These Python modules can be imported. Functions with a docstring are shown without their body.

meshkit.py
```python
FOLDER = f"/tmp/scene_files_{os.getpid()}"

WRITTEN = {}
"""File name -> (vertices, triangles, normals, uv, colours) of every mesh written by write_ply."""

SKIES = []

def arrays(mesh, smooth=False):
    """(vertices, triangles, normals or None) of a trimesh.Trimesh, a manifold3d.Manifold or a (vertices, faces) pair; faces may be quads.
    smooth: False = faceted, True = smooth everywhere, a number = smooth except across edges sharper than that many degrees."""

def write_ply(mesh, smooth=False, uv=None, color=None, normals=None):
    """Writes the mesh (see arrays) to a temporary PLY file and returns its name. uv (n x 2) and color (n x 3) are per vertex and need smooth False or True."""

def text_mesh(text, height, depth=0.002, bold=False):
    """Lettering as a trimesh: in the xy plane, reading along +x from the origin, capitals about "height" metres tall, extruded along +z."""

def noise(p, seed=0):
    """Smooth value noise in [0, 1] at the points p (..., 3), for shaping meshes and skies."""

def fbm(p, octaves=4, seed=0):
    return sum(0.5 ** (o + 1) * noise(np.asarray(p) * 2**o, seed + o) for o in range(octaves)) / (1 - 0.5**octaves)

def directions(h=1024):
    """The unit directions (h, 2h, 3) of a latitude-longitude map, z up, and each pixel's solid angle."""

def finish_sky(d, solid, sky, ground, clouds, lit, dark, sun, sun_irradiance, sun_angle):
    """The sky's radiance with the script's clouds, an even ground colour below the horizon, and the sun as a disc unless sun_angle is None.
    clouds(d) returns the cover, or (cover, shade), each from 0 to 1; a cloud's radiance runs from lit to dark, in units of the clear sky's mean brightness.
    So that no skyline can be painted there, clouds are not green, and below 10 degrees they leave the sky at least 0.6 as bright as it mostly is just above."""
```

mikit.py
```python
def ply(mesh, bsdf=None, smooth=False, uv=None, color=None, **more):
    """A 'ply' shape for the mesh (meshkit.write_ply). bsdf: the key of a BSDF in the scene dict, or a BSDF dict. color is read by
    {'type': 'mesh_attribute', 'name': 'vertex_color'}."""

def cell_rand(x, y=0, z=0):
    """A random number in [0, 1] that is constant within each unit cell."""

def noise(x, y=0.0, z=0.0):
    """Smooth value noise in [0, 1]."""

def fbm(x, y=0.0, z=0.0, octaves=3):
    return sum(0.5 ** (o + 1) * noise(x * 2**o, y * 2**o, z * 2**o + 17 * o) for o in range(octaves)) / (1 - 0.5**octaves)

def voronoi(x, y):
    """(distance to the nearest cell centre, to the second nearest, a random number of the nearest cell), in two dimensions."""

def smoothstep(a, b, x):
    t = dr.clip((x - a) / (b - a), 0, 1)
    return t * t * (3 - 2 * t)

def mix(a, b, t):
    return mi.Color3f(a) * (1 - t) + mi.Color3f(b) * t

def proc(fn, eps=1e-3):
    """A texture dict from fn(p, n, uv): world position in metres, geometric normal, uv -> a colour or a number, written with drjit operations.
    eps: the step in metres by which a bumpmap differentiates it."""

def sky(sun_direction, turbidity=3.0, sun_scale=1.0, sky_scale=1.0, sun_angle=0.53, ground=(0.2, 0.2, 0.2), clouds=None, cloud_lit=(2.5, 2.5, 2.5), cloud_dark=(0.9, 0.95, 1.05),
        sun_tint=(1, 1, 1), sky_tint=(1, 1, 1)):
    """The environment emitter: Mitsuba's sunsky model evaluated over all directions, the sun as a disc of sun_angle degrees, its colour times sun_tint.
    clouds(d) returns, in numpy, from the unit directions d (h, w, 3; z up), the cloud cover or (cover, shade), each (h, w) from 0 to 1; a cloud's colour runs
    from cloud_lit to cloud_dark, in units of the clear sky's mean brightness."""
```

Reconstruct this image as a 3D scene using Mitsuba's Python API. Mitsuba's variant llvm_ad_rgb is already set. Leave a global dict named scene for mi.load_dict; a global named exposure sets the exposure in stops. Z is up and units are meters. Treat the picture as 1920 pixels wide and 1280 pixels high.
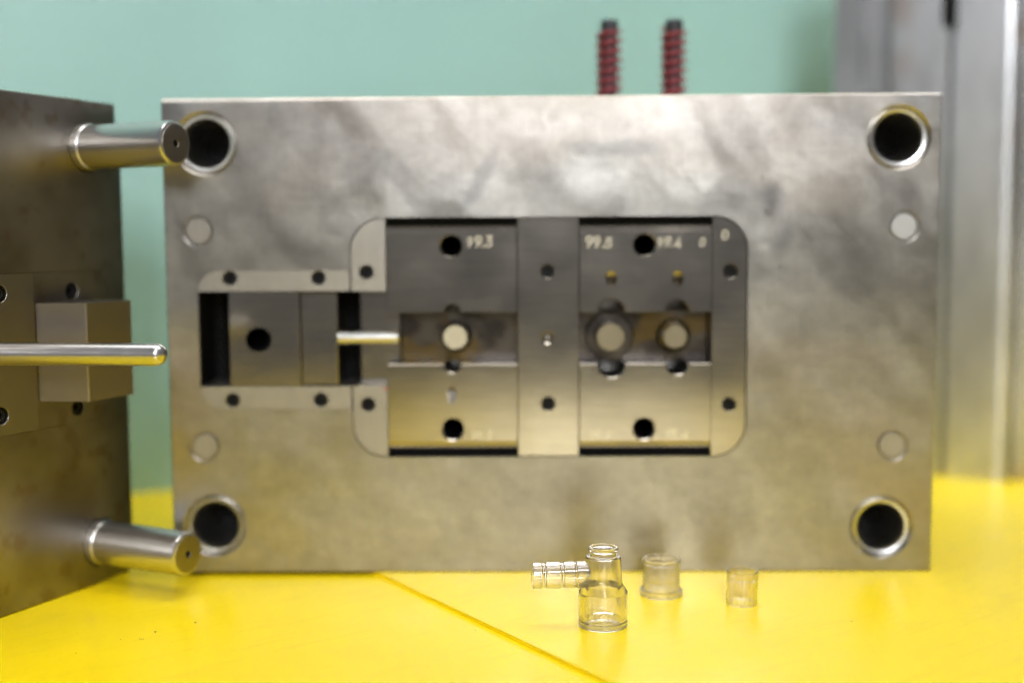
import math, random
import numpy as np, trimesh, drjit as dr, mitsuba as mi
import manifold3d as m3
from manifold3d import Manifold, CrossSection
import mikit, meshkit
from mikit import proc, noise, fbm, smoothstep, mix

random.seed(7)
T = mi.ScalarTransform4f
scene, labels = {}, {}

# ------------------------------------------------------------------ camera, light, exposure
CAM = np.array([0.18567, -0.63004, 0.17744])
FW = np.array([-0.012058, 0.995961, -0.088976])
UP = np.array([0.004184, 0.089032, 0.996020])
scene['camera'] = {'type': 'thinlens', 'fov': 45.3, 'fov_axis': 'x', 'near_clip': 0.02, 'far_clip': 30.0,
                   'aperture_radius': 0.0095, 'focus_distance': 0.553,
                   'to_world': T().look_at(origin=CAM.tolist(), target=(CAM + FW).tolist(), up=UP.tolist())}
exposure = 0.0
scene['room_light'] = {'type': 'constant', 'radiance': {'type': 'rgb', 'value': [0.15, 0.15, 0.158]}}
# real ceiling lamps (key, x, y, z, half-length, half-width, radiance)
LAMPS = [('ceiling_lamp', 0.25, -0.04, 1.90, 0.85, 0.38, 5.5)]
TUBES = (0.38, 0.60, -1.75, 0.62, 1.90, 0.045, 33.0)     # x of both tubes, y, half-length, z, half-width, radiance of a twin-tube batten
WINDOW = (0.06, 0.74, -3.2, 0.86, 1.84, 29.0)       # x0, x1, y, z0, z1, radiance of the daylight in a window behind the camera


# ------------------------------------------------------------------ materials
def P3(p, s):
    return p.x * s, p.y * s, p.z * s


def plate_stain(p):
    """Old oil smears on the parting face, each with its own place and shape."""
    w = 0.006 * (fbm(p.x * 130, p.z * 130, 4.0, 3) - 0.5)
    x, z = p.x + w, p.z + 0.7 * w
    bar = smoothstep(0.006, 0.002, dr.abs(z - 0.2195)) * smoothstep(0.030, 0.016, dr.abs(x - 0.2300))
    a = smoothstep(1.0, 0.3, dr.sqrt(dr.square((x - 0.3105) / 0.007) + dr.square((z - 0.194) / 0.010)))
    b = smoothstep(1.0, 0.2, dr.sqrt(dr.square((x - 0.3160 - 0.25 * (z - 0.17)) / 0.009) + dr.square((z - 0.172) / 0.013)))
    c = smoothstep(1.0, 0.2, dr.sqrt(dr.square((x - 0.163 - 0.5 * (z - 0.205)) / 0.007) + dr.square((z - 0.205) / 0.022)))
    d = smoothstep(1.0, 0.2, dr.sqrt(dr.square((x - 0.112) / 0.008) + dr.square((z - 0.213) / 0.012)))
    return dr.minimum(0.55 * bar + 0.75 * a + 0.75 * b + 0.6 * c + 0.4 * d, 1.0)


def wipe(p):
    """Curved wiping marks and smoky smears: noise drawn out along bent, wandering directions."""
    q = 0.030 * (fbm(p.x * 30 + 2, p.z * 30, 3.0, 3) - 0.5)
    r = 0.030 * (fbm(p.x * 30 + 8, p.z * 30 + 5, 9.0, 3) - 0.5)
    x, z = p.x + q, p.z + r
    s1 = fbm((x * 0.80 + z * 0.60) * 75, (z * 0.80 - x * 0.60) * 34, 1.0, 4)
    s2 = fbm((x * 0.94 - z * 0.34) * 26, (z * 0.94 + x * 0.34) * 40, 6.0, 4)
    return s1, s2


def plate_steel(p, n, uv):
    s1, s2 = wipe(p)
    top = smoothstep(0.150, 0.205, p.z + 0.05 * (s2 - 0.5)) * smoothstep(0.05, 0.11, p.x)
    c = fbm(p.x * 9 + 31, p.y * 9 + 4, p.z * 13 + 7, 3)
    g = fbm(p.x * 420, p.y * 420, p.z * 420, 2)
    f = fbm(p.x * 60, p.y * 60, p.z * 1100, 2)
    t = smoothstep(0.30, 0.68, 0.55 * s1 + 0.45 * s2)
    m = fbm(p.x * 70 + 3.0 * s1, p.y * 60, p.z * 70 + 3.0 * s2, 4)
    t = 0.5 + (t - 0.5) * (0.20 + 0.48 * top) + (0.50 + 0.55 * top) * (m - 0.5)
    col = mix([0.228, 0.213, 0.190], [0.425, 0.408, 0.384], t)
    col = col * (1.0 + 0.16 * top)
    col = mix(col, mi.Color3f(0.36, 0.30, 0.25), 0.40 * smoothstep(0.55, 0.75, c))
    col = mix(col, mi.Color3f(0.17, 0.165, 0.16), 0.80 * plate_stain(p))
    h = fbm(p.x * 1300, p.y * 60, p.z * 70, 2)
    e = fbm(p.x * 190, p.y * 190, p.z * 190, 3)
    return col * (0.80 + 0.06 * g + 0.08 * f + 0.10 * h + 0.20 * e)


def plate_rough(p, n, uv):
    s1, s2 = wipe(p)
    a = fbm(p.x * 34 + 5, p.y * 30, p.z * 30 + p.x * 14, 3)
    return 0.30 + 0.07 * smoothstep(0.3, 0.7, a) + 0.10 * (s1 - 0.5)


def ground_steel(p, n, uv):
    g = fbm(p.x * 70, p.y * 70, p.z * 900, 2)
    a = fbm(p.x * 45, p.y * 45 + 3, p.z * 45, 3)
    return mi.Color3f(0.385, 0.352, 0.302) * (0.80 + 0.22 * g + 0.22 * a)


def gib_steel(p, n, uv):
    g = fbm(p.x * 900, p.y * 70, p.z * 60, 2)
    a = fbm(p.x * 60 + 4, p.y * 60, p.z * 60, 3)
    return mi.Color3f(0.35, 0.328, 0.298) * (0.84 + 0.16 * g + 0.16 * a)


def ground_rough(p, n, uv):
    return 0.125 + 0.08 * fbm(p.x * 50 + 11, p.y * 50, p.z * 50, 3)


def dark_steel(p, n, uv):
    a = fbm(p.x * 28 + 3, p.y * 28, p.z * 24, 4)
    b = fbm(p.x * 120, p.y * 120, p.z * 90, 3)
    col = mix([0.185, 0.16, 0.13], [0.29, 0.265, 0.235], smoothstep(0.3, 0.7, a))
    return mix(col, mi.Color3f(0.17, 0.115, 0.07), 0.5 * smoothstep(0.58, 0.75, b))


def dark_rough(p, n, uv):
    return 0.27 + 0.16 * fbm(p.x * 40, p.y * 40 + 8, p.z * 40, 3)


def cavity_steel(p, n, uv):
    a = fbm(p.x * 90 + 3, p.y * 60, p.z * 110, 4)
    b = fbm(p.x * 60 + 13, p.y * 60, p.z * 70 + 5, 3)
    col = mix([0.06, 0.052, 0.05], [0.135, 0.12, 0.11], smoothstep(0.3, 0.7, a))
    return mix(col, mi.Color3f(0.17, 0.115, 0.035), 0.7 * smoothstep(0.55, 0.72, b))  # warm blotches: yellow bench reflections put into the colour


def stack_steel(p, n, uv):
    a = fbm(p.x * 30, p.y * 30 + 2, p.z * 9, 4)
    b = fbm(p.x * 20 + 7, p.y * 20, p.z * 16 + 3, 3)
    col = mix([0.50, 0.50, 0.51], [0.74, 0.74, 0.76], smoothstep(0.3, 0.7, a))
    return mix(col, mi.Color3f(0.50, 0.36, 0.28), 0.5 * smoothstep(0.58, 0.74, b))


def polished_rough(p, n, uv):
    return 0.24 + 0.09 * fbm(p.x * 160, p.y * 160, p.z * 160, 3)


def yellow(p, n, uv):
    a = fbm(p.x * 14, p.y * 14, 1.5, 4)
    b = fbm(p.x * 700, p.y * 700, 3.5, 2)
    s = smoothstep(0.93, 0.97, noise(p.x * 700, p.y * 700, 2.0)) * smoothstep(0.80, 0.9, noise(p.x * 90, p.y * 90, 9.0))
    col = mi.Color3f(0.79, 0.59, 0.004) * (0.94 + 0.08 * a + 0.04 * b)
    sc = smoothstep(0.60, 0.80, fbm((p.x * 0.8 + p.y * 0.6) * 30, (p.y * 0.8 - p.x * 0.6) * 260, 5.0, 3))
    sm = smoothstep(0.62, 0.80, fbm(p.x * 26 + 3, p.y * 40 + 8, 7.0, 4))
    col = mix(col, mi.Color3f(0.55, 0.41, 0.03), 0.09 * sc + 0.07 * sm)
    return mix(col, mi.Color3f(0.45, 0.33, 0.08), 0.35 * s)


def yellow_rough(p, n, uv):
    return 0.28 + 0.12 * fbm(p.x * 40, p.y * 40, 0.5, 3)


def green(p, n, uv):
    a = fbm(p.x * 7, p.y * 7, p.z * 7, 3)
    b = fbm(p.x * 300, p.y * 300, p.z * 300, 2)
    return mi.Color3f(0.355, 0.58, 0.545) * (0.94 + 0.08 * a + 0.04 * b)


def metal(col, rough, aniso=0.0):
    c = col if isinstance(col, dict) else {'type': 'rgb', 'value': col}
    d = {'type': 'principled', 'base_color': c, 'metallic': 1.0, 'roughness': rough, 'specular': 0.5}
    if aniso:
        d['anisotropic'] = aniso
    return {'type': 'twosided', 'bsdf': d}


def plastic(col, rough, spec=0.5):
    c = col if isinstance(col, dict) else {'type': 'rgb', 'value': col}
    return {'type': 'twosided', 'bsdf': {'type': 'principled', 'base_color': c, 'metallic': 0.0, 'roughness': rough, 'specular': spec}}


MATS = {
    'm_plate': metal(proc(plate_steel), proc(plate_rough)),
    'm_ground': metal(proc(ground_steel), proc(ground_rough)),
    'm_gib': metal(proc(gib_steel), 0.43),
    'm_dull': metal([0.235, 0.205, 0.15], 0.38),
    'm_heel': metal([0.36, 0.32, 0.265], 0.34),
    'm_seat': metal([0.29, 0.262, 0.235], 0.34),
    'm_dark': metal(proc(dark_steel), proc(dark_rough)),
    'm_stack': metal(proc(stack_steel), 0.38),
    'm_polished': metal([0.64, 0.63, 0.62], proc(polished_rough)),
    'm_bright': metal([0.50, 0.495, 0.50], 0.42),
    'm_core': metal([0.52, 0.475, 0.38], 0.42),
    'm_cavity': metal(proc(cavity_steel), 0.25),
    'm_oxide_and_shade': plastic([0.007, 0.007, 0.007], 0.45, 0.18),  # black screw oxide; also the shade put into the lower cutouts
    'm_recess_shade': plastic([0.005, 0.005, 0.005], 0.8, 0.05),  # near-black: the shade of deep recesses put into the colour
    'm_chalk': plastic([0.56, 0.53, 0.49], 0.8),
    'm_scratch': plastic([0.62, 0.57, 0.44], 0.8),
    'm_red': plastic([0.25, 0.033, 0.038], 0.45, 0.35),
    'm_redmark': plastic([0.45, 0.05, 0.05], 0.7),
    'm_rod': plastic([0.022, 0.022, 0.026], 0.45),
    'm_yellow': plastic(proc(yellow), proc(yellow_rough), 0.36),
    'm_green': plastic(proc(green), 0.42, 0.5),
    'm_clear': {'type': 'blendbsdf', 'weight': 0.045,
                'a': {'type': 'dielectric', 'int_ior': 1.50, 'specular_transmittance': {'type': 'rgb', 'value': [0.990, 0.978, 0.985]}},
                'b': {'type': 'twosided', 'bsdf': {'type': 'diffuse', 'reflectance': {'type': 'rgb', 'value': [0.80, 0.77, 0.80]}}}},
    'm_tube': {'type': 'blendbsdf', 'weight': 0.015,
               'a': {'type': 'dielectric', 'int_ior': 1.50, 'specular_transmittance': {'type': 'rgb', 'value': [0.965, 0.945, 0.955]}},
               'b': {'type': 'twosided', 'bsdf': {'type': 'diffuse', 'reflectance': {'type': 'rgb', 'value': [0.80, 0.77, 0.80]}}}},
    'm_frost': {'type': 'blendbsdf', 'weight': 0.065,
                'a': {'type': 'roughdielectric', 'distribution': 'ggx', 'alpha': 0.05, 'int_ior': 1.50,
                      'specular_transmittance': {'type': 'rgb', 'value': [0.988, 0.976, 0.974]}},
                'b': {'type': 'twosided', 'bsdf': {'type': 'diffuse', 'reflectance': {'type': 'rgb', 'value': [0.78, 0.72, 0.68]}}}},
    'm_speck': plastic([0.10, 0.07, 0.04], 0.8),
    'm_housing': plastic([0.8, 0.8, 0.8], 0.6),
}
scene.update(MATS)
MM = T().scale([0.001, 0.001, 0.001])


# ------------------------------------------------------------------ helpers (all shapes in millimetres)
def tri(m):
    if isinstance(m, Manifold):
        g = m.to_mesh()
        return trimesh.Trimesh(np.array(g.vert_properties[:, :3]), np.array(g.tri_verts), process=False)
    return m


def numbered(key):
    if key not in scene and key not in labels and not any(k.startswith(key + '__') for k in scene):
        return key
    i = 1
    while True:
        k = f'{key}_{i:03d}'
        if k not in scene and k not in labels and not any(q.startswith(k + '__') for q in scene):
            return k
        i += 1


def add(key, mesh, mat, to=None, smooth=28, **lab):
    key = numbered(key)
    m = tri(mesh).copy()
    m.apply_scale(0.001)
    m.merge_vertices()
    s = mikit.ply(m, mat, smooth=smooth)
    if to is not None:
        s['to_world'] = to
    scene[key] = s
    if lab:
        labels[key] = lab
    return key


def thing(name, label, cat, group=None, **more):
    key = numbered(name)
    labels[key] = {'label': label, 'category': cat, **more}
    if group:
        labels[key]['group'] = group
    return key


def box(x0, x1, y0, y1, z0, z1):
    return Manifold.cube([x1 - x0, y1 - y0, z1 - z0]).translate([x0, y0, z0])


def cbox(x0, x1, y0, y1, z0, z1, c=0.5):
    """A box whose edges are all chamfered by c."""
    pts = []
    for sx, sy, sz in np.ndindex(2, 2, 2):
        p = np.array([(x0, x1)[sx], (y0, y1)[sy], (z0, z1)[sz]], float)
        d = np.array([1 - 2 * sx, 1 - 2 * sy, 1 - 2 * sz]) * c
        for k in range(3):
            q = p + d
            q[k] = p[k]
            pts.append(q)
    return Manifold.hull_points(np.array(pts))


def cyl(x, z, r, y0, y1, r2=None, seg=64):
    """A cylinder along y (into the plate) from y0 to y1."""
    return Manifold.cylinder(y1 - y0, r, r if r2 is None else r2, seg).rotate([-90, 0, 0]).translate([x, y0, z])


def revolve(pts, seg=96):
    return Manifold.revolve(CrossSection([pts], m3.FillRule.EvenOdd), seg)


def rrect(x0, x1, z0, z1, r, y0, y1, left=True, right=True):
    """A rectangle in x, z with rounded corners on the chosen sides, extruded along y."""
    out = []
    for cx, cz, a0, on in ((x1 - r, z1 - r, 0, right), (x0 + r, z1 - r, 90, left), (x0 + r, z0 + r, 180, left), (x1 - r, z0 + r, 270, right)):
        if on:
            out += [(cx + r * math.cos(math.radians(a)), cz + r * math.sin(math.radians(a))) for a in np.linspace(a0, a0 + 90, 13)]
        else:
            s = math.radians(a0 + 45)
            out.append((cx + math.copysign(r, math.cos(s)), cz + math.copysign(r, math.sin(s))))
    return CrossSection([[(a, -b) for a, b in out][::-1]]).extrude(y1 - y0).rotate([-90, 0, 0]).translate([0, y0, 0])


def lettering(text, h, depth, bold=False, slant=0.0):
    """Text standing in the x, z plane, facing -y, its back at y = 0."""
    m = meshkit.text_mesh(text, h, depth, bold)
    v = m.vertices.copy()
    return trimesh.Trimesh(np.stack([v[:, 0] + slant * v[:, 1], -v[:, 2], v[:, 1]], 1), m.faces, process=False)


def scribble(text, h, depth, rs):
    """Figures scratched in by hand: each one its own size, lean and height."""
    out, x = [], 0.0
    for ch in text:
        k = h * rs.uniform(1.05, 1.22) * (0.9 if ch == '.' else 1.0)
        g = lettering(ch, k, depth, True, rs.uniform(0.05, 0.2))
        v = g.vertices.copy()
        a = rs.uniform(-0.14, 0.14)
        w = v[:, 0].max() - v[:, 0].min()
        v[:, 0] -= v[:, 0].min()
        v[:, 0] *= rs.uniform(0.84, 0.98)
        g.vertices = np.stack([v[:, 0] * math.cos(a) - v[:, 2] * math.sin(a) + x, v[:, 1], v[:, 0] * math.sin(a) + v[:, 2] * math.cos(a) + rs.uniform(-0.35, 0.35)], 1)
        x += w * 0.9 + 0.35
        out.append(g)
    return trimesh.util.concatenate(out)


def screw(holder, x, z, y, to=None, r=3.7, deep=1.6):
    """A black socket-head cap screw sunk in its counterbore (the counterbore is cut by sink())."""
    head = cyl(x, z, r - 0.45, y + deep + 0.35, y + deep + 5) + cyl(x, z, r - 0.85, y + deep, y + deep + 0.35, r - 0.45)
    head -= Manifold.cylinder(3.4, 1.75, 1.75, 6).rotate([-90, 0, 0]).translate([x, y + deep - 0.4, z])
    return add(holder + '__screw', head, 'm_oxide_and_shade', to)


def sink(x, z, y, r=3.7):
    return cyl(x, z, r, y - 1, y + 7) + cyl(x, z, r + 0.15, y - 0.001, y + 0.15, r)


# ================================================================== THE SETTING: bench and wall
SA, SD = np.array([111.5, -6.2]), np.array([0.5753, -0.8180])          # the joint between the two bench panels


def half_plane(sign):
    """The part of the bench top on one side of the joint, as a polygon."""
    nrm = np.array([SD[1], -SD[0]]) * sign
    a, b = SA - SD * 1200 + nrm * 0.01, SA + SD * 1500 + nrm * 0.01
    big = CrossSection([[tuple(a), tuple(b), tuple(b + nrm * 2600), tuple(a + nrm * 2600)]])
    if big.area() < 1:
        big = CrossSection([[tuple(a + nrm * 2600), tuple(b + nrm * 2600), tuple(b), tuple(a)]])
    return big ^ CrossSection.square([2100, 1320]).translate([-800, -690])


WA, WD = np.array([-86.0, 208.0]), np.array([math.cos(math.radians(25)), math.sin(math.radians(25))])
wn = np.array([WD[1], -WD[0]])
wp = [WA - WD * 1100 - wn * 0, WA + WD * 1500, WA + WD * 1500 - wn * 60, WA - WD * 1100 - wn * 60]
wall2d = CrossSection([[tuple(q) for q in wp]])
if wall2d.area() < 1:
    wall2d = CrossSection([[tuple(q) for q in wp[::-1]]])
add('wall', wall2d.extrude(1400).translate([0, 0, -600]), 'm_green', smooth=False,
    label='plain pale green painted wall behind the moulds', kind='structure')
front = CrossSection([[tuple(q) for q in ([WA - WD * 1100 + wn * 0.5, WA - WD * 1100 + wn * 1500, WA + WD * 1500 + wn * 1500, WA + WD * 1500 + wn * 0.5])]])
if front.area() < 1:
    front = CrossSection([[tuple(q) for q in ([WA - WD * 1100 + wn * 0.5, WA + WD * 1500 + wn * 0.5, WA + WD * 1500 + wn * 1500, WA - WD * 1100 + wn * 1500])]])

bench = thing('workbench', 'bright yellow workbench top made of two boards with a diagonal joint', 'workbench')
right2d, left2d = half_plane(-1) ^ front, half_plane(1) ^ front
if right2d.bounds()[2] < left2d.bounds()[2]:
    right2d, left2d = left2d, right2d
hi = (right2d.extrude(17.6).translate([0, 0, -18]) + right2d.offset(-0.1, m3.JoinType.Miter).extrude(0.35).translate([0, 0, -0.4]).translate([0, 0, 0.05]))
add(bench + '__board', Manifold.hull(hi), 'm_yellow', smooth=False, label='raised right bench board')
lo = (left2d.extrude(17.6).translate([0, 0, -20]) + left2d.offset(-0.02, m3.JoinType.Miter).extrude(0.35).translate([0, 0, -2.35]))
add(bench + '__board', Manifold.hull(lo), 'm_yellow', smooth=False, label='lower left bench board')
TOP = 0.0                 # the height of the right board


# ================================================================== MOULD HALF SEEN FROM THE FRONT
W, H = 396.0, 246.0
mh = thing('injection_mould_half', 'grey steel mould half facing the camera, with four dark bores and a rectangular insert pocket', 'injection mould')
# parting plate: chamfered block; the upper front chamfer is wide on the left and runs out to the right
z0 = 0.05
pl = cbox(0, W, 0, 58, z0, H, 0.7)
wedge = Manifold.hull_points(np.array([(-1, -1, H - 3.2), (-1, 4.0, H + 1.4), (-1, -1, H + 4), (W + 1, -1, H - 0.6), (W + 1, 0.7, H + 0.4), (W + 1, -1, H + 4)], float))
pl -= wedge
BORES = [(22.2, 223.0), (374.4, 224.0), (369.8, 23.5), (21.9, 25.0)]
for x, z in BORES:
    pl -= cyl(x, z, 15.05, -1, 70) + cyl(x, z, 16.6, -0.001, 1.5, 15.05)
pl -= cyl(369.8 - 11.5, 23.5 - 11.5, 2.2, -1, 1.2)                          # the nick beside the lower right bush
RETURNS = [(17.5, 178.7, 7.0), (17.9, 67.0, 7.0), (378.1, 179.2, 7.0), (374.4, 66.5, 7.0)]
for x, z, r in RETURNS:
    pl -= cyl(x, z, r, -1, 70) + cyl(x, z, 8.6, -1, 1.7)
pocket = rrect(95, 299, 61, 185, 17, -1, 34)
channel = rrect(16.3, 120, 86.2, 158.6, 11, -1, 40, right=False)
pl -= pocket + channel
for x, z, r, d in ((308.9, 186.5, 1.6, 0.9), (315.3, 158.9, 0.9, 0.8), (306.0, 204.5, 1.0, 0.6), (218, 198, 0.5, 0.4)):
    pl -= cyl(x, z, r, -0.01, d, r * 0.5, 20)
for text, x, z in (('456', 146.4, 213.6), ('410', 266.6, 210.4)):           # stamped figures that read upwards
    t = lettering(text, 5.0, 0.9, True)
    for g in t.split(only_watertight=False):
        try:
            mm = Manifold(m3.Mesh(np.asarray(g.vertices, np.float32), np.asarray(g.faces, np.uint32)))
            if mm.volume() < 0:
                continue
            pl -= mm.rotate([0, -90, 0]).translate([x, 0.35, z])
        except Exception:
            pass
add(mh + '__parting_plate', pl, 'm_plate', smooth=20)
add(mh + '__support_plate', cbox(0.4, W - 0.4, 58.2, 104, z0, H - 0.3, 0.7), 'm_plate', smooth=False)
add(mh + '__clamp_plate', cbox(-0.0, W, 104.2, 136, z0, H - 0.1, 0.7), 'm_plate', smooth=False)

for i, (x, z) in enumerate(BORES):
    y = 0.9
    bush = revolve([(10.9, 0), (11.0, 30), (11.0, 36.0), (12.6, 38.6), (14.2, 39.0), (14.75, 38.5), (14.75, 0)]).rotate([90, 0, 0]).translate([x, y + 39, z])
    add(mh + '__guide_bush', bush, 'm_polished', smooth=35)
    add(mh + '__bore_wall', revolve([(10.85, 0), (14.7, 0), (14.7, 27), (0, 27), (0, 26), (10.85, 26)]).rotate([90, 0, 0]).translate([x, 67, z]), 'm_recess_shade', smooth=35)  # near-black sleeve and bottom, bore shade put into the colour
for i, (x, z, r) in enumerate(RETURNS):
    pin = cyl(x, z, 6.65, 0.75, 50) + cyl(x, z, 6.3, 0.4, 0.75, 6.65)
    add(mh + '__return_pin', pin, 'm_bright' if i == 2 else 'm_gib', smooth=30)

# ---- pocket strips (left, centre, right)
CH_Z0, CH_Z1 = 98.4, 147.4           # the slide channel
left = rrect(95.6, 113.3, 61.55, 184.45, 16.6, 0.05, 34, right=False)
left_cut = left - box(90, 120, 9, 40, CH_Z0, CH_Z1) - box(90, 120, -1, 9.01, CH_Z0, CH_Z1)
up = (left_cut ^ box(0, 200, -1, 60, CH_Z1, 300)) - sink(103.4, 157.2, 0.05)
dn = (left_cut ^ box(0, 200, -1, 60, 0, CH_Z0)) - sink(103.3, 88.7, 0.05)
add(mh + '__pocket_strip', up, 'm_gib')
add(mh + '__pocket_strip', dn, 'm_gib')
cs = cbox(181.0, 212.5, 0.1, 34, 61.45, 184.5, 0.25) - sink(196.4, 157.3, 0.1) - sink(196.6, 88.6, 0.1)
cs -= (cyl(196.3, 123, 12.2, -1, 0.45) - cyl(196.3, 123, 11.7, -2, 2)) + cyl(196.3, 123, 2.6, -1, 8) + cyl(196.3, 123, 3.6, 0.0, 1.1, 2.4)
add(mh + '__centre_strip', cs, 'm_ground')
add(mh + '__sprue_pin', Manifold.sphere(1.5, 24).scale([1, 0.6, 1]).translate([196.5, 3.4, 122.6]) + cyl(196.3, 123, 1.4, 3.6, 10), 'm_gib')
rs = rrect(280.9, 298.3, 61.6, 184.35, 16.4, 0.15, 34, left=False) - sink(290.2, 156.9, 0.15) - sink(290.1, 88.1, 0.15)
add(mh + '__pocket_strip', rs, 'm_ground')
for x, z, y in ((103.4, 157.2, 0.05), (103.3, 88.7, 0.05), (196.4, 157.3, 0.1), (196.6, 88.6, 0.1), (290.2, 156.9, 0.15), (290.1, 88.1, 0.15)):
    screw(mh, x, z, y)

# ---- cavity blocks
def scoop(x, z, w, h, ceiling, dy=5.5):
    """An oval pocket with a slanting back: its ceiling comes down (or its floor rises) on the way in."""
    k = 1 if ceiling else -1
    pts = [(-1, -h * k), (-1, (h / 2 + h / dy) * k), (dy, -h / 2 * k), (dy, -h * k)]
    wedge_ = CrossSection([pts], m3.FillRule.EvenOdd).extrude(2 * w).rotate([90, 0, 90]).translate([-w, 0, 0])
    oval = cyl(0, 0, 1, -1, dy + 1).scale([w / 2, 1, h / 2])
    return (oval ^ wedge_).translate([x, 0, z])


def cavity_block(x0, x1, z0, z1, cuts, bevel_top):
    b = cbox(x0, x1, -0.05, 34, z0, z1, 0.18)
    c = 1.9
    zz = z1 if bevel_top else z0
    s = 1 if bevel_top else -1
    b -= Manifold.hull_points(np.array([(x, y, z) for x in (x0 - 1, x1 + 1) for y, z in ((-0.6, zz - s * 4.3), (2.84, zz + s * 1), (-1, zz + s * 1))], float))
    for q in cuts:
        b -= q
    return b


def hole(x, z, r=5.35):
    return cyl(x, z, r, -1, 40) + cyl(x, z, r + 0.75, -0.051, 0.75, r)


def notch(x, z, r, r2=None):
    return cyl(x, z, r, -1, 40) + cyl(x, z, r + 0.5, -0.051, 0.5, r)


blocks = [
    cavity_block(113.6, 180.7, 136.3, 180.4, [hole(146.9, 170.3), notch(147.3, 136.3, 4.1)], True),
    cavity_block(113.6, 180.7, 65.7, 109.4, [hole(147.1, 75.4), notch(147.1, 109.4, 4.3), scoop(147.0, 93.4, 4.4, 9.6, False, 4.2)], False),
    cavity_block(212.8, 280.6, 136.0, 180.2, [hole(246.2, 170.4), notch(229.1, 136.0, 6.9), notch(263.1, 136.0, 6.0), scoop(229.1, 153.4, 5.6, 7.8, True), scoop(263.2, 153.3, 5.6, 7.8, True)], True),
    cavity_block(212.8, 280.6, 65.7, 109.3, [hole(246.2, 75.4), notch(229.4, 109.3, 7.1), notch(263.2, 109.3, 5.7)], False)]
for b in blocks:
    add(mh + '__cavity_block', b, 'm_ground')
for x, z, y0 in ((146.9, 170.3, 1.5), (147.1, 75.4, 1.5), (246.2, 170.4, 1.5), (246.2, 75.4, 1.5)):      # added liners: blackened walls and deep-hole shade put into the colour
    add(mh + '__hole_shade_liner', cyl(x, z, 5.33, y0, 33) - cyl(x, z, 5.1, y0 - 1, 32), 'm_recess_shade')
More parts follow.
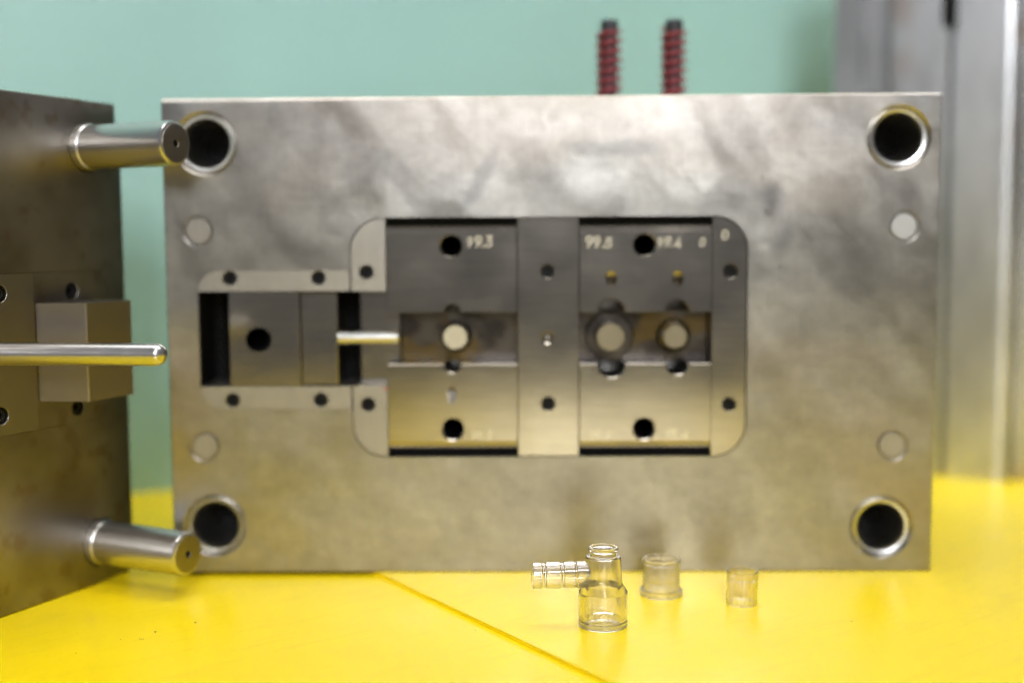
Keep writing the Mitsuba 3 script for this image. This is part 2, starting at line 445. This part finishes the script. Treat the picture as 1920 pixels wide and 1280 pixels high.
for x0, x1, z0_, z1_ in ((113.5, 180.9, 180.6, 184.9), (113.5, 180.9, 61.1, 65.5), (212.6, 280.8, 180.4, 184.4), (212.6, 280.8, 61.1, 65.5)):
    add(mh + '__slot_shade', box(x0, x1, 5, 33, z0_, z1_), 'm_recess_shade', smooth=False)  # near-black fill in the slots: their shade put into the colour
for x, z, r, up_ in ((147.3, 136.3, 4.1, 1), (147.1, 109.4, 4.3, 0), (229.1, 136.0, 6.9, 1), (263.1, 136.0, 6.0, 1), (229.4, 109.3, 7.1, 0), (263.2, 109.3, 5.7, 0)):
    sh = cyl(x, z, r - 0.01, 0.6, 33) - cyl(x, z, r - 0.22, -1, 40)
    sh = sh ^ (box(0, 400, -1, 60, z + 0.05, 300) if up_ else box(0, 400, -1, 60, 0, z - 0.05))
    add(mh + '__cutout_shade', sh, 'm_cavity' if up_ else 'm_oxide_and_shade', smooth=40)  # added shells: notch shade put into the colour, near-black on the lower ones
# floors of the two cavities, with the core wells
f1 = box(119.6, 180.7, 17, 33, 109.7, 136.0) - cyl(148.6, 122.9, 8.6, 0, 40)
f2 = box(213.2, 280.4, 15.5, 33, 109.6, 135.7) - cyl(229.2, 122.7, 12.9, 0, 40) - cyl(263.0, 122.7, 9.1, 0, 40)
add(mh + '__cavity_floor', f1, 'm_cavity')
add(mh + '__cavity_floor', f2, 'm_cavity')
well = box(119.6, 280.4, 31, 34.5, 109.7, 135.8)
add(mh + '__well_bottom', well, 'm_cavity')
add(mh + '__core', cyl(148.4, 122.9, 6.45, 6.3, 33) + cyl(148.4, 122.9, 6.1, 5.9, 6.3, 6.45) - cyl(146.0, 123.8, 0.8, 5, 7) - cyl(150.6, 123.8, 0.75, 5, 7) - cyl(148.3, 120.7, 0.9, 5, 7), 'm_core', label='cream bright round core standing in the left cavity')
add(mh + '__core', cyl(229.2, 122.6, 7.5, 6.2, 33) + cyl(229.2, 122.6, 7.1, 5.8, 6.2, 7.5), 'm_dull')
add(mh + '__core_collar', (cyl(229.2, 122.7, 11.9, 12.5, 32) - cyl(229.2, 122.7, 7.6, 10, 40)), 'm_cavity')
add(mh + '__core', cyl(262.9, 122.6, 8.0, 8.4, 33) + cyl(262.9, 122.6, 5.9, 6.6, 8.4, 8.0), 'm_dull')
# back of the pocket behind the black slots
add(mh + '__pocket_back', rrect(96, 298, 62, 184, 16, 34.6, 36), 'm_recess_shade', smooth=False)

# ---- slide unit on the left
gt = rrect(16.5, 94.7, CH_Z1 + 0.15, 158.4, 10.8, -0.25, 34, right=False)
gt = (gt ^ box(0, 200, -5, 60, CH_Z1 + 0.15, 300))
gtop = (rrect(16.5, 94.7, 86.4, 158.4, 10.8, -0.25, 34, right=False) ^ box(0, 200, -5, 60, CH_Z1 + 0.15, 300)) - sink(33.0, 154.4, -0.25) - sink(78.7, 154.4, -0.25)
gbot = (rrect(16.5, 94.7, 86.4, 158.4, 10.8, -0.25, 34, right=False) ^ box(0, 200, -5, 60, 0, CH_Z0 - 0.15)) - sink(33.0, 91.2, -0.25) - sink(78.8, 91.2, -0.25)
add(mh + '__slide_rail', gtop, 'm_gib', label='upper pale steel slide rail')
add(mh + '__slide_rail', gbot, 'm_gib', label='lower pale steel slide rail')
for x, z in ((33.0, 154.4), (78.7, 154.4), (33.0, 91.2), (78.8, 91.2)):
    screw(mh, x, z, -0.25)
sp2 = CrossSection([[(31.8, 0.3), (32.2, -0.1), (68.3, -0.1), (68.6, 0.2), (68.6, 33), (20.5, 33)]], m3.FillRule.EvenOdd)
sl = sp2.extrude(CH_Z1 - CH_Z0 - 0.2).translate([0, 0, CH_Z0 + 0.1])
sl -= Manifold.cylinder(60, 6.35, 6.35, 64).translate([0, 0, -8]).rotate([-90, 0, 0]).rotate([0, 0, 20]).translate([47.1, 0, 122.6])
add(mh + '__slide', sl, 'm_ground', label='slide block with one round hole')
add(mh + '__slide_insert', cbox(69.0, 88.0, 0.5, 33, CH_Z0 + 0.4, CH_Z1 - 0.6, 0.5), 'm_ground')
sp = revolve([(0, 0), (3.55, 0), (3.55, 30.6), (3.0, 31.6), (0, 31.6)]).rotate([0, 90, 0]).translate([88.0, 6.0, 123.0])
sp += revolve([(0, 0), (3.85, 0), (3.85, 5), (0, 5)]).rotate([0, 90, 0]).translate([88.0, 6.0, 123.0])
add(mh + '__slide_core_pin', sp, 'm_polished', label='bright horizontal core pin')
add(mh + '__channel_shade_lining', box(16.35, 16.9, 1.5, 33.9, CH_Z0 - 0.1, CH_Z1 + 0.1), 'm_recess_shade', smooth=False)  # near-black sheet on the end wall, pocket shade put into its colour
add(mh + '__hole_shade_liner', Manifold.cylinder(30, 6.32, 6.32, 64).translate([0, 0, 1.5]).rotate([-90, 0, 0]).rotate([0, 0, 20]).translate([47.1, 0, 122.6]) - Manifold.cylinder(29, 6.1, 6.1, 64).translate([0, 0, 1]).rotate([-90, 0, 0]).rotate([0, 0, 20]).translate([47.1, 0, 122.6]), 'm_recess_shade')  # added liner in the slide hole: depth shade put into the colour
add(mh + '__channel_shade_lining', box(17.0, 98.4, 34, 38, CH_Z0 - 0.1, CH_Z1 + 0.1), 'm_recess_shade', smooth=False)  # channel floor in near-black, its deep shade put into the colour
add(mh + '__channel_step', box(98.5, 113.4, 13, 33.5, CH_Z0 + 0.05, CH_Z1 - 0.05) + box(113.4, 119.0, 12.0, 33.5, 109.8, 136.0), 'm_ground', smooth=False)

# ---- handwriting scratched on the blocks
rs = np.random.default_rng(11)
for text, x, z, h, y in (('99.3', 155.3, 169.8, 4.7, -0.05), ('99.5', 216.0, 169.3, 4.9, -0.05), ('99.4', 252.6, 169.0, 4.6, -0.05), ('0', 274.0, 169.2, 4.3, -0.05),
                         ('0', 285.4, 173.2, 4.4, 0.15)):
    add(mh + '__handwriting', scribble(text, h, 0.06, rs).apply_translation([x, y - 0.012, z]), 'm_chalk', smooth=False)
for text, x, z, h, y in (('99.5', 217.5, 69.8, 4.2, -0.05), ('99.4', 257.6, 70.4, 4.2, -0.05), ('99.3', 156.5, 70.4, 4.0, -0.05)):
    add(mh + '__handwriting', scribble(text, h, 0.05, rs).apply_translation([x, y - 0.012, z]), 'm_scratch', smooth=False)
add(mh + '__red_mark', Manifold.hull_points(np.array([(111.2 + a, 0.02 + b, 97.0 + cc) for a, b, cc in ((0, 0, 0), (1.9, 0, 0.4), (2.0, 0, -0.5), (0.6, 0, -0.7), (0, 0.05, 0), (1.9, 0.05, 0.4), (2, 0.05, -0.5), (0.6, 0.05, -0.7))])), 'm_redmark', smooth=False)

# ---- red springs on black rods standing on the top edge
def spring(x, y, phase, label):
    key = thing('spring_rod', label, 'spring', 'red springs on black rods standing on the mould')
    base = H + 0.0
    turns, pitch, wire_h, ro, ri = 8.3, 5.15, 2.35, 7.4, 5.0
    n = int(28 * turns)
    v, f = [], []
    for i in range(n + 1):
        t = i / n
        a = 2 * math.pi * turns * t + phase
        ends = min(1.0, min(t, 1 - t) * turns / 0.9)
        zc = base + 1.6 + pitch * turns * t
        hh = wire_h * (0.45 + 0.55 * ends)
        for r, dz in ((ri, -hh / 2), (ro - 0.3, -hh / 2), (ro, -hh / 2 + 0.5), (ro, hh / 2 - 0.5), (ro - 0.3, hh / 2), (ri, hh / 2)):
            v.append((x + r * math.cos(a), y + r * math.sin(a), zc + dz))
    for i in range(n):
        for k in range(6):
            a, b = i * 6 + k, i * 6 + (k + 1) % 6
            f += [(a, b, b + 6), (a, b + 6, a + 6)]
    for o, s in ((0, 1), (n * 6, -1)):
        f += [(o, o + k + 1, o + k)[::s] if s > 0 else (o, o + k, o + k + 1) for k in range(1, 5)]
    m = trimesh.Trimesh(np.array(v), np.array(f), process=False)
    m.fix_normals()
    add(key + '__coil', m, 'm_red', smooth=40)
    top = base + 48.6
    rod = revolve([(0, 0), (4.4, 0), (4.4, 43.5), (4.9, 43.6), (4.9, 48.0), (4.3, 48.6), (0, 48.6)], 48).translate([x, y, base])
    add(key + '__rod', rod, 'm_rod')


spring(232.6, 70, 0.4, 'red coil spring on a black rod on the mould top, left one of two')
spring(268.8, 70, 1.5, 'red coil spring on a black rod on the mould top, right one of two')

# ================================================================== MOULD HALF ON THE LEFT (turned, with guide pins)
B = np.array([-0.02401, 0.00890, -0.00195])
u = np.array([0.4322, 0.9018])
LT = T(np.array([[u[0], -u[1], 0, B[0]], [u[1], u[0], 0, B[1]], [0, 0, 1, B[2]], [0, 0, 0, 1.0]]))
lh = thing('injection_mould_half', 'dark steel mould half at the left with protruding guide pins and an angle pin', 'injection mould')
bl = cbox(-W, 0, 0, 56, 0, H, 0.8)
for zc, s in ((H, 1), (0, -1)):
    bl -= Manifold.hull_points(np.array([(x, y, z) for y in (-1, 3.6) for x, z in ((-27, zc + s * 1), (1, zc - s * 27), (1, zc + s * 1))], float))
PINS = [(-23.2, 222.5), (-23.0, 21.5)]
for x, z in PINS:
    bl -= cyl(x, z, 12.6, -0.001, 0.9, 11.9) + cyl(x, z, 11.9, -1, 20)
bl -= rrect(-330, -12.8, 85.3, 161.2, 13, -1, 24)
add(lh + '__parting_plate', bl, 'm_dark', LT)
add(lh + '__clamp_plate', cbox(-W, -0.3, 56.2, 96, 0, H, 0.8), 'm_dark', LT, smooth=False)
for x, z in PINS:
    pin = revolve([(0, -16), (11.8, -16), (11.8, 3.2), (11.3, 4.0), (11.0, 4.4), (11.0, 55.2), (10.4, 56.6), (9.4, 57.2), (1.9, 57.2), (1.8, 56.5), (0, 56.5)]).rotate([90, 0, 0]).translate([x, 0, z])
    pk = add(lh + '__guide_pin', pin, 'm_polished', LT, smooth=35)
    face = revolve([(1.8, 0), (9.3, 0), (9.2, 0.12), (1.9, 0.12)]).rotate([90, 0, 0]).translate([x, -57.21, z])
    add(pk + '__end_face', face, 'm_seat', LT, smooth=False)
    add(pk + '__centre_hole', revolve([(0, 0), (1.75, 0), (1.7, 0.06), (0, 0.06)], 32).rotate([90, 0, 0]).translate([x, -57.0, z]), 'm_recess_shade', LT, smooth=False)  # near-black disc, the shade of the hole put into its colour
ring = rrect(-329.8, -13.0, 85.5, 161.0, 12.8, 0.1, 23.8) ^ box(-60.6, 0, -5, 60, 0, 300)
for x, z in ((-36.7, 151.3), (-35.3, 93.0)):
    ring -= sink(x, z, 0.1, 4.1)
ring -= box(-59.8, -20.2, -1, 12, 98.9, 146.6)
add(lh + '__heel_seat', ring, 'm_dark', LT)
ins = (rrect(-329.8, -13.0, 85.5, 161.0, 12.8, -0.15, 23.8) ^ box(-400, -60.9, -5, 60, 0, 300))
for x, z in ((-80.8, 152.0), (-82.6, 95.0)):
    ins -= sink(x, z, -0.15, 4.1)
ins -= cyl(-95, 123.2, 6.5, -3, 30)
add(lh + '__insert_plate', ins, 'm_seat', LT)
for x, z, y in ((-36.7, 151.3, 0.1), (-35.3, 93.0, 0.1), (-80.8, 152.0, -0.15), (-82.6, 95.0, -0.15)):
    screw(lh, x, z, y, LT, 4.1)
hp = [(-59.6, 11), (-59.6, 0.0), (-59.2, -1.0), (-51.0, -22.6), (-50.2, -23.2), (-21.0, -23.2), (-20.3, -22.5), (-20.3, 11)]
heel = CrossSection([hp]).extrude(47.3)
if heel.volume() < 1:
    heel = CrossSection([hp[::-1]]).extrude(47.3)
add(lh + '__heel_block', heel.translate([0, 0, 99.1]), 'm_heel', LT, smooth=20)
ang = revolve([(0, -22), (5.2, -22), (5.2, 84.0), (4.7, 86.0), (3.4, 87.8), (1.6, 88.6), (0, 88.8)], 64)
ang = ang.rotate([90, 0, 0]).rotate([0, 0, 22]).translate([-95, 0, 125.2])
add(lh + '__angle_pin', ang, 'm_polished', LT, smooth=40)

# ================================================================== CLOSED MOULD STANDING BEHIND, ON THE RIGHT
CO, CU = np.array([0.4807, 0.2469]), np.array([0.9034, -0.4287])
CT = T(np.array([[CU[0], -CU[1], 0, CO[0]], [CU[1], CU[0], 0, CO[1]], [0, 0, 1, 0.00005], [0, 0, 0, 1.0]]))
st = thing('closed_mould', 'tall closed stack of grey steel plates behind the right edge of the front mould', 'injection mould')


def slab(x0, x1, y, c=0.9, cut=None, mat='m_stack', label=None):
    b = cbox(x0, x1, y, 84, 0, 400, c)
    if cut is not None:
        b -= cut
    add(st + '__plate', b, mat, CT, smooth=20)


slab(-78.6, -60.2, 2.0)
slab(-60.0, -38.4, 13.0, 3.0)
slab(-38.2, 1.4, 0.0, 0.9, box(-4.0, 2, -1, 16, 318, 480))
slab(1.6, 5.6, 15.0)
rnd = CrossSection([[(5.8, 84), (5.8, 0.8), (6.6, 0.0), (39.0, 0.0)] + [(39.0 + 9.8 * math.sin(a), 9.8 - 9.8 * math.cos(a)) for a in np.linspace(0.08, math.pi / 2, 14)] + [(48.8, 84)]], m3.FillRule.EvenOdd)
add(st + '__plate', rnd.extrude(400) - box(0, 5, -10, 16, 318, 480), 'm_stack', CT, smooth=30)
slab(49.2, 96.0, 7.0, 1.5)
add(st + '__slot_shade', box(-4.2, 4.8, 11, 20, 318.5, 398), 'm_recess_shade', CT, smooth=False)  # added near-black back: shade of the slot put into the colour

# ================================================================== CLEAR PLASTIC MOULDINGS ON THE BENCH
def place(x, y, z=0.00006, rz=0.0):
    return T().translate([x, y, z]).rotate([0, 0, 1], rz)


side_z = 23.6
outer = revolve([(0, 0), (10.7, 0), (11.0, 0.3), (11.0, 2.7), (10.5, 2.95), (10.5, 3.35), (11.0, 3.6), (11.0, 15.75), (10.85, 16.0), (8.95, 18.9), (8.7, 19.6), (8.0, 31.2), (7.7, 31.8),
                 (6.0, 31.9), (5.75, 32.3), (5.75, 33.9), (6.4, 34.3), (6.85, 34.8), (6.85, 35.4), (6.35, 36.0), (0, 36.0)], 128)
side_o = revolve([(0, 0), (6.0, 0), (6.0, 12.0), (5.55, 12.3), (5.55, 12.8), (5.98, 13.1), (5.96, 17.8), (5.5, 18.1), (5.5, 19.5), (5.94, 19.8), (5.9, 25.9), (5.4, 26.3), (5.4, 27.7), (5.88, 28.1), (5.85, 31.8), (5.6, 32.1), (0, 32.1)], 96)
side_o = side_o.rotate([0, -90, 0]).translate([0, 0, side_z])
inner = revolve([(0, -1), (8.5, -1), (8.1, 13.8), (7.2, 16.5), (6.5, 31.0), (5.0, 32.0), (5.0, 34.6), (5.5, 37), (0, 37)], 128)
side_i = revolve([(0, 0), (4.5, 0), (4.6, 40), (0, 40)], 96).rotate([0, -90, 0]).translate([0, 0, side_z])
tee = (outer + side_o) - (inner + side_i)
add('plastic_tee_connector', tee, 'm_clear', place(0.2197, -0.0875, rz=4.6), smooth=24,
    label='clear plastic tee connector with a ribbed side spout, nearest the camera', category='connector')

cap_o = revolve([(0, 0), (10.0, 0), (10.3, 0.3), (10.3, 2.7), (9.9, 3.1), (9.05, 3.3), (8.85, 6.3), (9.05, 6.6), (9.05, 7.6), (8.8, 7.9), (8.85, 10.2), (9.05, 10.5), (9.05, 11.6), (8.85, 11.9), (8.9, 15.6),
                 (9.3, 16.0), (9.35, 17.3), (8.9, 17.9), (0, 17.9)], 96)
cap_i = revolve([(0, -1), (8.2, -1), (7.7, 6), (7.7, 15.6), (8.0, 16.0), (8.0, 19), (0, 19)], 96)
add('plastic_adapter', cap_o - cap_i, 'm_frost', place(0.2511, -0.0405), smooth=24,
    label='frosted plastic adapter with a flanged foot, between the tee connector and the small tube', category='adapter')
tub_o = revolve([(0, 0), (7.2, 0), (7.45, 0.25), (7.45, 15.5), (7.2, 15.9), (0, 15.9)], 96)
tub_i = revolve([(0, -1), (6.7, -1), (6.6, 11.8), (6.2, 12.2), (6.2, 13.0), (6.6, 13.3), (6.65, 17), (0, 17)], 96)
add('plastic_tube', tub_o - tub_i, 'm_tube', place(0.2881, -0.0550), smooth=24,
    label='small clear plastic tube open at the top, rightmost of the clear parts', category='tube')

# ---- specks of dirt on the bench
specks = []
rng = np.random.default_rng(5)
def speck(x, y, z, r, sx=1.0):
    m = trimesh.creation.icosphere(1, r)
    m.vertices = m.vertices * [sx, 1.0, 0.5] + rng.normal(0, r * 0.15, m.vertices.shape)
    m.apply_translation([x, y, z + r * 0.35])
    specks.append(m)
for x, y, r, sx in ((170.5, -87.0, 0.28, 2.0), (162.0, -89.0, 0.12, 1), (17.0, -90.5, 0.42, 1.0), (31.5, -77.0, 0.34, 1.3), (13.5, -100.0, 0.12, 9.0), (4.5, -100.0, 0.1, 4.0), (-18, -92, 0.12, 1), (-9, -118, 0.14, 1)):
    speck(x, y, -2.0, r, sx)
for x, y, r, sx in ((333.0, -83.0, 0.2, 2.4), (172.5, -86.0, 0.14, 2.0)):
    speck(x, y, 0.0, r, sx)
add('debris', trimesh.util.concatenate(specks), 'm_speck', smooth=False, label='tiny brown specks of dirt lying on the yellow bench', category='debris', kind='stuff')

# ================================================================== CEILING LAMPS (out of frame, above)
for i, (key, x, y, z, a, b, rad) in enumerate(LAMPS):
    k = thing('ceiling_lamp', 'wide white ceiling light panel above the moulds', 'lamp')
    X, Y, Z, A, Bw = x * 1000, y * 1000, z * 1000, a * 1000, b * 1000
    hs = cbox(X - A - 15, X + A + 15, Y - Bw - 15, Y + Bw + 15, Z, Z + 60, 3)
    add(k + '__housing', hs, 'm_housing', smooth=False)
    v = np.array([[X - A, Y - Bw, Z - 2], [X - A, Y + Bw, Z - 2], [X + A, Y + Bw, Z - 2], [X + A, Y - Bw, Z - 2]])
    kk = add(k + '__diffuser', trimesh.Trimesh(v, [[0, 1, 2], [0, 2, 3]], process=False), 'm_housing', smooth=False)
    scene[kk]['emitter'] = {'type': 'area', 'radiance': {'type': 'rgb', 'value': [rad, rad * 0.985, rad * 0.96]}}

X0, X1, ty, tl, tz, tw, trad = [q * 1000 for q in TUBES[:6]] + [TUBES[6]]
k = thing('ceiling_lamp', 'twin-tube white ceiling batten in front of the bench', 'lamp')
add(k + '__housing', cbox(X0 - 90, X1 + 90, ty - tl - 30, ty + tl + 30, tz, tz + 60, 3), 'm_housing', smooth=False)
for x in (X0, X1):
    v = np.array([[x - tw, ty - tl, tz - 3], [x - tw, ty + tl, tz - 3], [x + tw, ty + tl, tz - 3], [x + tw, ty - tl, tz - 3]])
    kk = add(k + '__tube', trimesh.Trimesh(v, [[0, 1, 2], [0, 2, 3]], process=False), 'm_housing', smooth=False)
    scene[kk]['emitter'] = {'type': 'area', 'radiance': {'type': 'rgb', 'value': [trad, trad * 0.99, trad * 0.98]}}

# ================================================================== WINDOW IN THE WALL BEHIND THE CAMERA
wx0, wx1, wy, wz0, wz1, rad = [q * 1000 for q in WINDOW[:5]] + [WINDOW[5]]
wk = thing('window', 'bright two-light window behind the camera', 'window')
fr = box(wx0 - 50, wx1 + 50, wy - 40, wy + 20, wz0 - 50, wz1 + 50)
xm = (wx0 + wx1) / 2
for a, b in ((wx0, xm - 20), (xm + 20, wx1)):
    fr -= box(a, b, wy - 60, wy + 40, wz0, wz1)
add(wk + '__frame', fr, 'm_housing', smooth=False)
for a, b in ((wx0, xm - 20), (xm + 20, wx1)):
    v = np.array([[a, wy - 20, wz0], [a, wy - 20, wz1], [b, wy - 20, wz1], [b, wy - 20, wz0]])
    kk = add(wk + '__pane', trimesh.Trimesh(v, [[0, 1, 2], [0, 2, 3]], process=False), 'm_housing', smooth=False)
    scene[kk]['emitter'] = {'type': 'area', 'radiance': {'type': 'rgb', 'value': [rad * 0.97, rad, rad * 1.04]}}
